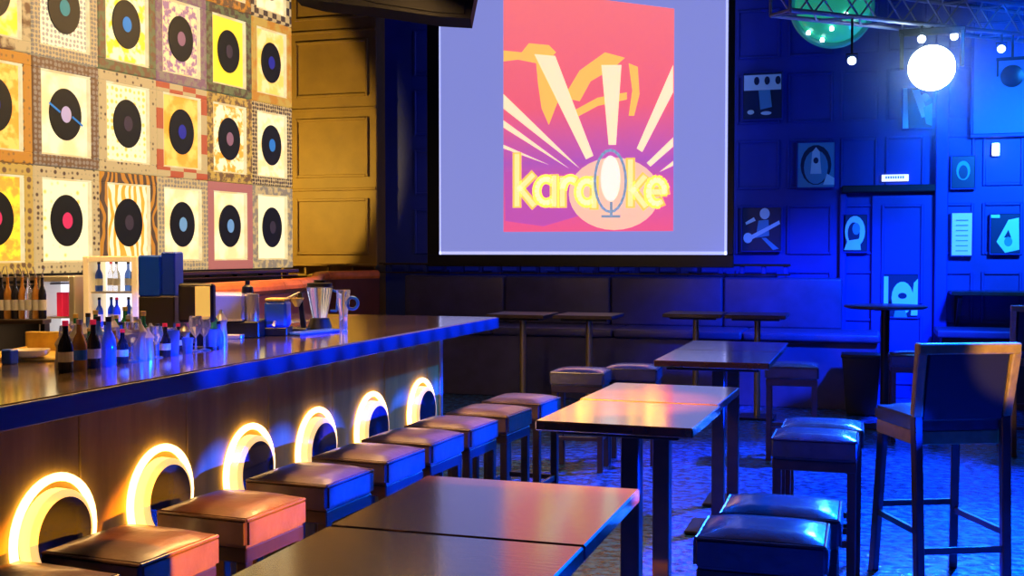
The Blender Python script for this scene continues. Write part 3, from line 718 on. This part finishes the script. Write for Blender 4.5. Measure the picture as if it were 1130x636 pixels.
# blue boxes and monitor: on the back bar
p = at_d(152,282,4.85); q = at_d(192,281,4.85)
t = thing('storage_box','tall blue box standing on a dark case beside the lit cooler','box',(p.x,p.y,0),YAW); w_ = (q-p).length
zb = at_d(152,327,4.85).z
MB().b2((0,0,zb),(w_*.62,.14,p.z),.006).build('front_panel','blue_pale',t); MB().b2((w_*.62,.01,zb),(w_,.14,p.z+.015),.006).build('side_panel','blue_plastic',t)
MB().b2((0,0,ZC),(w_,.14,zb),.006).build('dark_case','olive',t)
p = at_d(196,313,4.82); q = at_d(236,313,4.82); zb = at_d(190,354,4.95).z; w_ = (q-p).length
t = thing('monitor','small black till monitor with golden reflection beside the blue box','monitor',(p.x,p.y,zb),YAW-.1)
MB().b2((0,0,0),(w_,.04,p.z-zb),.008).build('bezel','black',t); MB().b2((.01,-.003,.012),(w_*.5,0,p.z-zb-.012),.001).build('dark_screen','olive',t)
MB().b2((w_*.5,-.003,.012),(w_-.012,0,p.z-zb-.012),.001).build('lit_screen','gold',t); MB().bar((w_/2,.05,.02),(w_/2,.05,ZC-zb),.04,.03).build('stand','black',t)
MB().box((w_/2,.05,ZC-zb+.006),(.16,.12,.012),.003).build('foot','black',t)
def on_bar(px, py): p = at_z(px, py, ZC); return p
# coffee machine
p = on_bar(260,372)
t = thing('coffee_machine','steel espresso machine with black base on the bar top','coffee machine',(p.x,p.y,ZC),YAW)
MB().b2((-.14,-.08,.08),(.06,.14,.215),.012).build('steel_body','steel',t); MB().b2((-.13,-.07,0),(.13,.14,.08),.006).build('base','black',t)
MB().tube((.085,-.02,.0),(.085,-.02,.21),.035,n=20).build('boiler','steel',t); MB().lathe((.06,.0,.215),[(.03,0),(.026,.03),(.012,.04),(.012,.06)],16).build('knob','black',t)
MB().b2((-.12,-.13,.0),(.06,-.07,.02),.003).build('drip_tray','steel',t)
p = on_bar(306,370)
t = thing('juice_dispenser','small blue boxy machine right of the espresso machine','machine',(p.x,p.y,ZC),YAW)
MB().b2((-.055,-.05,.04),(.055,.08,.17),.012).build('tank','blue_plastic',t); MB().b2((-.06,-.06,0),(.06,.09,.04),.004).build('base','black',t)
MB().b2((-.05,-.05,.17),(.05,.07,.185),.004).build('lid','gold_tray',t); MB().tube((0,-.055,.07),(0,-.08,.055),.008).build('tap','steel',t)
p = on_bar(330,366)
t = thing('citrus_press','black lever juicer with a golden cup beside the blender','juicer',(p.x,p.y,ZC),YAW)
MB().b2((-.05,-.05,0),(.05,.05,.02),.004).bar((.02,.02,.02),(.0,.02,.2),.025).build('stand','black',t)
MB().lathe((-.01,0,.13),[(.012,0),(.035,.04),(.038,.045)],20).build('cup','gold_tray',t); MB().bar((.0,.02,.2),(-.06,-.02,.17),.014).build('lever','steel',t)
p = on_bar(353,364)
t = thing('blender','countertop blender with tall tapering clear jug','blender',(p.x,p.y,ZC),YAW)
MB().lathe((0,0,0),[(.06,0),(.065,.01),(.05,.06),(.04,.065)],24).build('motor_base','black',t)
MB().lathe((0,0,.065),[(.038,0),(.068,.14),(.072,.165)],24).build('jug','glass',t); MB().lathe((0,0,.23),[(.066,0),(.066,.018),(.03,.022),(.03,.035)],24).build('lid','black',t)
MB().bar((.068,0,.21),(.1,0,.2),.012).bar((.1,0,.205),(.09,0,.1),.012).bar((.09,0,.1),(.055,0,.1),.012).build('handle','blue_pale',t)
p = on_bar(379,367)
t = thing('water_jug','narrow clear jug with pale blue handle right of the blender','jug',(p.x,p.y,ZC),YAW)
MB().lathe((0,0,0),[(.02,0),(.022,.1),(.034,.15),(.036,.22)],20).build('body','glass',t); MB().torus((.045,0,.15),.03,.008,Matrix.Rotation(PI/2,4,'X')).build('handle','blue_pale',t)
p0, p1 = on_bar(322,372), on_bar(370,364)
m = MB().box((0,0,.006),(.36,.12,.012),.004); o = m.build('bar_mat','blue_plastic'); o.location=((p0.x+p1.x)/2,(p0.y+p1.y)/2,ZC); o.rotation_euler=(0,0,PI/2-.2)
o.location.z += .0; tag(o,'long blue rubber mat beside the blender on the bar','bar mat')
# left-hand end of the bar
p = on_bar(32,398)
t = thing('serving_tray','shallow gold tray at the left end of the bar','tray',(p.x,p.y,ZC),YAW)
MB().b2((-.13,-.03,0),(.13,.30,.012),.004).build('base','gold_tray',t); MB().b2((-.14,.29,0),(.14,.31,.09),.004).b2((-.14,-.04,0),(-.13,.3,.03),.002).b2((.13,-.04,0),(.14,.3,.03),.002).build('rim','gold_tray',t)
tag_ = MB().lathe((0,0,0),[(.03,0),(.06,.008),(.07,.03),(.066,.03),(.055,.014)],28).build('bowl','cream'); tag_.location=(p.x+.01,p.y-.0,ZC+.0125); tag(tag_,'shallow cream bowl on the gold tray','bowl')
p = on_bar(11,402); o = MB().b2((-.022,-.022,0),(.022,.022,.055),.004).build('cube_caddy','blue_plastic'); o.location=(p.x,p.y,ZC); tag(o,'small blue cube holder at the left edge of the bar','holder')
for i,(px,g) in enumerate(((2,'glass_dark'),(9,'glass_amber'),(17,'glass_dark'),(25,'glass_amber'),(32,'glass'),(40,'glass_amber'),(47,'glass_dark'))):
    p = at_d(px,352,5.2); bottle(f'pouring bottle at far left above the gold tray, number {i+1} from the edge' if False else
      ['dark bottle with pourer at the left photo edge','thin amber bottle beside the left edge bottle','dark bottle with pourer, third from the left edge','amber bottle with pourer, fourth from the left edge','clear bottle with pourer, fifth from the left edge','amber bottle with pourer, sixth from the left edge','dark bottle with pourer, last of the left group'][i],
      g,'black',.2,.018,(p.x,p.y,p.z),True,'bottles with pourers at the far left')
pa, pb_ = at_d(-20,352,5.2), at_d(52,352,5.2)
o = MB(); zsh = pa.z-.002
t = thing('bottle_shelf','dark raised shelf holding the pouring bottles at the far left','shelf',((pa.x+pb_.x)/2,(pa.y+pb_.y)/2,0),YAW)
lw = (pb_-pa).length
MB().b2((-lw/2,-.05,zsh-.02),(lw/2,.05,zsh),.003).build('board','dark_wood',t)
for s_ in (-1,1): MB().b2((s_*lw/2-.01*s_-.01,-.03,.972),(s_*lw/2-.01*s_+.01,.03,zsh-.02),.002).build('support','black_metal',t)
# crowd of glassware
def tumbler(h, r): return lambda t, g: MB().lathe((0,0,0),[(r*.75,0),(r*.8,.004),(r,h),(r*.93,h),(r*.72,.01)],16).build('bowl',g,t)
protos = {}
def glassware(kind, g, loc, label, group):
    key = (kind, g)
    if key in protos:
        o = dup(protos[key], loc, random.uniform(0,6), label); k2 = random.uniform(.6,1.0); o.scale = (k2**.5,k2**.5,k2); return o
    t = thing('drinking_glass' if kind in 'tw' else 'bottle', label, 'glass' if kind in 'tw' else 'bottle', loc, 0, group)
    if kind == 't': tumbler(.1,.03)(t,g); MB().lathe((0,0,.004),[(.02,0),(.024,.05)],14).build('drink','glass_amber' if g=='glass' else 'cream',t)
    if kind == 'w':
        MB().lathe((0,0,0),[(.028,0),(.028,.004),(.005,.01),(.004,.06),(.02,.08),(.03,.11),(.025,.15),(.023,.15)],16).build('bowl',g,t)
    if kind == 'b':
        MB().lathe((0,0,0),[(.024,0),(.026,.008),(.026,.09),(.02,.11),(.01,.13),(.009,.16)],14).build('body',g,t)
        MB().lathe((0,0,.16),[(.011,0),(.011,.018)],12).build('cap',{'glass_blue':'black','glass_dark':'red','glass_green':'gold_tray','glass_amber':'steel','glass':'steel'}[g],t)
        if g in ('glass_dark','glass_amber'): MB().lathe((0,0,.035),[(.0264,0),(.0264,.035)],14).build('label_band',{'glass_dark':'cream','glass_amber':'blue_pale'}[g],t)
    if kind == 's':
        MB().lathe((0,0,0),[(.028,0),(.03,.01),(.024,.09),(.03,.11),(.012,.14)],14).build('body','steel',t); MB().lathe((0,0,.14),[(.012,0),(.006,.02)],10).build('cap','steel',t)
    protos[key] = t; return t
kinds = [('t','glass'),('w','glass'),('s','steel'),('b','glass_blue'),('w','glass'),('b','glass_dark'),('s','steel'),('t','glass_blue'),('b','glass_green'),('b','glass_amber')]
names_ = {('t','glass'):'clear tumbler among the crowded glassware on the bar',('b','glass_blue'):'small blue bottle among the crowded glassware on the bar',('w','glass'):'clear stemmed glass among the crowded glassware on the bar',
 ('b','glass_dark'):'small dark bottle among the crowded glassware on the bar',('s','steel'):'steel shaker among the crowded glassware on the bar',('t','glass_blue'):'blue tumbler among the crowded glassware on the bar',
 ('b','glass_green'):'small green bottle among the crowded glassware on the bar',('b','glass_amber'):'small amber bottle among the crowded glassware on the bar'}
occupied = []
for row, (off, st) in enumerate(((6,8),(1,8),(-4,8),(-9,8),(-14,8))):
    px = 64+row*5
    while px < 246:
        k_ = random.choice(kinds); base = 407 - (px-60)*.155 + off*.9
        p = on_bar(px, base)
        if -3.14 < p.x < -2.35 and not (px > 145 and p.x < -2.86) and not (px < 66) and all((p.xy-o_).length > .047 for o_ in occupied):
            occupied.append(p.xy.copy()); glassware(k_[0], k_[1], (p.x,p.y,ZC), names_[k_], names_[k_].replace('among','standing among'))
        px += st + random.uniform(-1.5,2)

# ------------------------------------------------------------------ lights
def light(kind, loc, col, e, aim=None, size=.1, spot=60, blend=.5, sy=None):
    l = bpy.data.lights.new('scene_light', kind); l.color = col; l.energy = e
    if kind == 'SPOT': l.spot_size = math.radians(spot); l.spot_blend = blend; l.shadow_soft_size = size
    elif kind == 'POINT': l.shadow_soft_size = size
    elif kind == 'AREA':
        l.size = size
        if sy: l.shape = 'RECTANGLE'; l.size_y = sy
    o = bpy.data.objects.new('scene_light', l); COL.objects.link(o); o.location = loc
    if aim is not None: o.rotation_euler = (Vector(aim)-Vector(loc)).to_track_quat('-Z','Y').to_euler()
    return o
BL = (.0,.06,1); BL2 = (.0,.10,1); BLC = (.01,.23,1)
light('SPOT', SLP+SLF*.3, BL2, 2200, aim=(.7,4,.4), size=.12, spot=34, blend=.6)             # the glaring stage light itself
light('POINT', SLP+Vector((0,.25,-.35)), BLC, 40, size=.12)
light('SPOT', (1.9,10.4,3.2), BLC, 1250, aim=(1.6,13,2.2), size=.15, spot=76, blend=1)        # washes the photo wall
light('SPOT', (.9,9.9,3.6), BLC, 90, aim=(-.1,13,2.2), size=.15, spot=48, blend=1)
light('SPOT', (1.3,9.2,3.8), BL2, 9500, aim=(.6,5.4,0), size=.1, spot=56, blend=.7)           # floor and stools, back light
light('SPOT', (2.2,8.6,4.1), BL2, 10000, aim=(.75,3.2,0), size=.1, spot=38, blend=.6)
light('SPOT', (1.6,10.4,4.2), BL2, 6500, aim=(-.6,7.4,0), size=.1, spot=52, blend=.7)
light('SPOT', (.3,2.6,3.4), BL, 2500, aim=(-3.1,4.75,1.45), size=.03, spot=6, blend=.5)      # added spot that keeps the storage box vivid blue
light('SPOT', (1.5,9.4,3.3), BL, 4200, aim=(-.1,12,.8), size=.12, spot=50, blend=1)            # right end of the bench
for sx_, sy_, sz_ in stool_pos[3:]: light('SPOT', (3.0,sy_,.98), (0,.02,1), 20000, aim=(-1.9,sy_,.655), size=.04, spot=4.4, blend=.3)   # low blue lamps on the stool sides
for k in range(15): light('SPOT', (3.05,3.55+.225*k,1.5), BL, 8000, aim=(-2.25,3.55+.225*k,1.19), size=.03, spot=3.0, blend=1)   # added narrow spots for the blue on the bar edge
for sx_, sy_, sz_ in stool_pos[1:3]: light('SPOT', (2.6,sy_-.1,1.9), (1,.3,.0), 6000, aim=(-1.9,sy_+.03,.69), size=.04, spot=5.8, blend=.3)   # orange on the near stools
for y in (2.7,4.1,5.5): light('SPOT', (-3.0,y,3.3), (1,.5,.12), 260, aim=(-2.0,y,.73), size=.1, spot=34, blend=.8)  # added warm spots over the stool tops, no fixtures
light('SPOT', (.2,-1.0,2.3), (1,.6,.12), 5000, aim=at_d(1112,402,5.2), size=.04, spot=3, blend=.5)     # gold on the tall chair
light('SPOT', (-1.9,-.6,3.6), (1,.72,.3), 260, aim=(-2.9,10.6,.6), size=.05, spot=9, blend=.5)   # brass poles
light('AREA', (-2.9,5.3,3.4), (1,.55,.18), 190, aim=(-4.0,5.3,1.0), size=4, sy=.25)              # added warm light over the back bar, no strip fixture there
light('SPOT', (-7.3,10.6,2.4), (1,.64,.10), 300, aim=(-7.48,11.5,2.5), size=.08, spot=98, blend=.1)                                # added light, no lamp there; warms the far left corner panels
light('SPOT', (-2.2,3.2,4.3), (1,.36,.0), 9000, aim=(-1.0,4.4,1.0), size=.05, spot=14, blend=.6)      # orange spot on the middle tables
# ball of haze added for the glare halo of the stage light
hm = bpy.data.materials.new('haze'); hm.use_nodes = True; N = hm.node_tree.nodes; L = hm.node_tree.links
N.remove(N['Principled BSDF']); pv = N.new('ShaderNodeVolumeScatter'); pv.inputs['Color'].default_value = (.6,.8,1,1); pv.inputs['Anisotropy'].default_value = .35
tc = N.new('ShaderNodeTexCoord'); ln = N.new('ShaderNodeVectorMath'); ln.operation = 'LENGTH'; mr = N.new('ShaderNodeMapRange')
mr.inputs['From Min'].default_value = 0; mr.inputs['From Max'].default_value = 1.0; mr.inputs['To Min'].default_value = .22; mr.inputs['To Max'].default_value = 0
L.new(tc.outputs['Object'], ln.inputs[0]); L.new(ln.outputs['Value'], mr.inputs['Value']); L.new(mr.outputs['Result'], pv.inputs['Density']); L.new(pv.outputs[0], N['Material Output'].inputs['Volume'])
M['haze'] = hm
hz = MB().lathe((0,0,0), [(1.0*math.cos(a_), 1.0*math.sin(a_)) for a_ in [(-89.5+179*i/16)*PI/180 for i in range(17)]], 32).build('halo_haze','haze')
hz.location = SLP; hz['kind'] = 'stuff'; tag(hz,'added ball of haze for the halo around the glaring stage light','haze')
w = bpy.data.worlds.new('world'); SC.world = w; w.use_nodes = True
w.node_tree.nodes['Background'].inputs[0].default_value = (.01,.02,.08,1); w.node_tree.nodes['Background'].inputs[1].default_value = .1
SC.view_settings.view_transform = 'Standard'; SC.view_settings.look = 'None'; SC.view_settings.gamma = 1
SC.view_settings.use_curve_mapping = False; SC.view_settings.exposure = 0
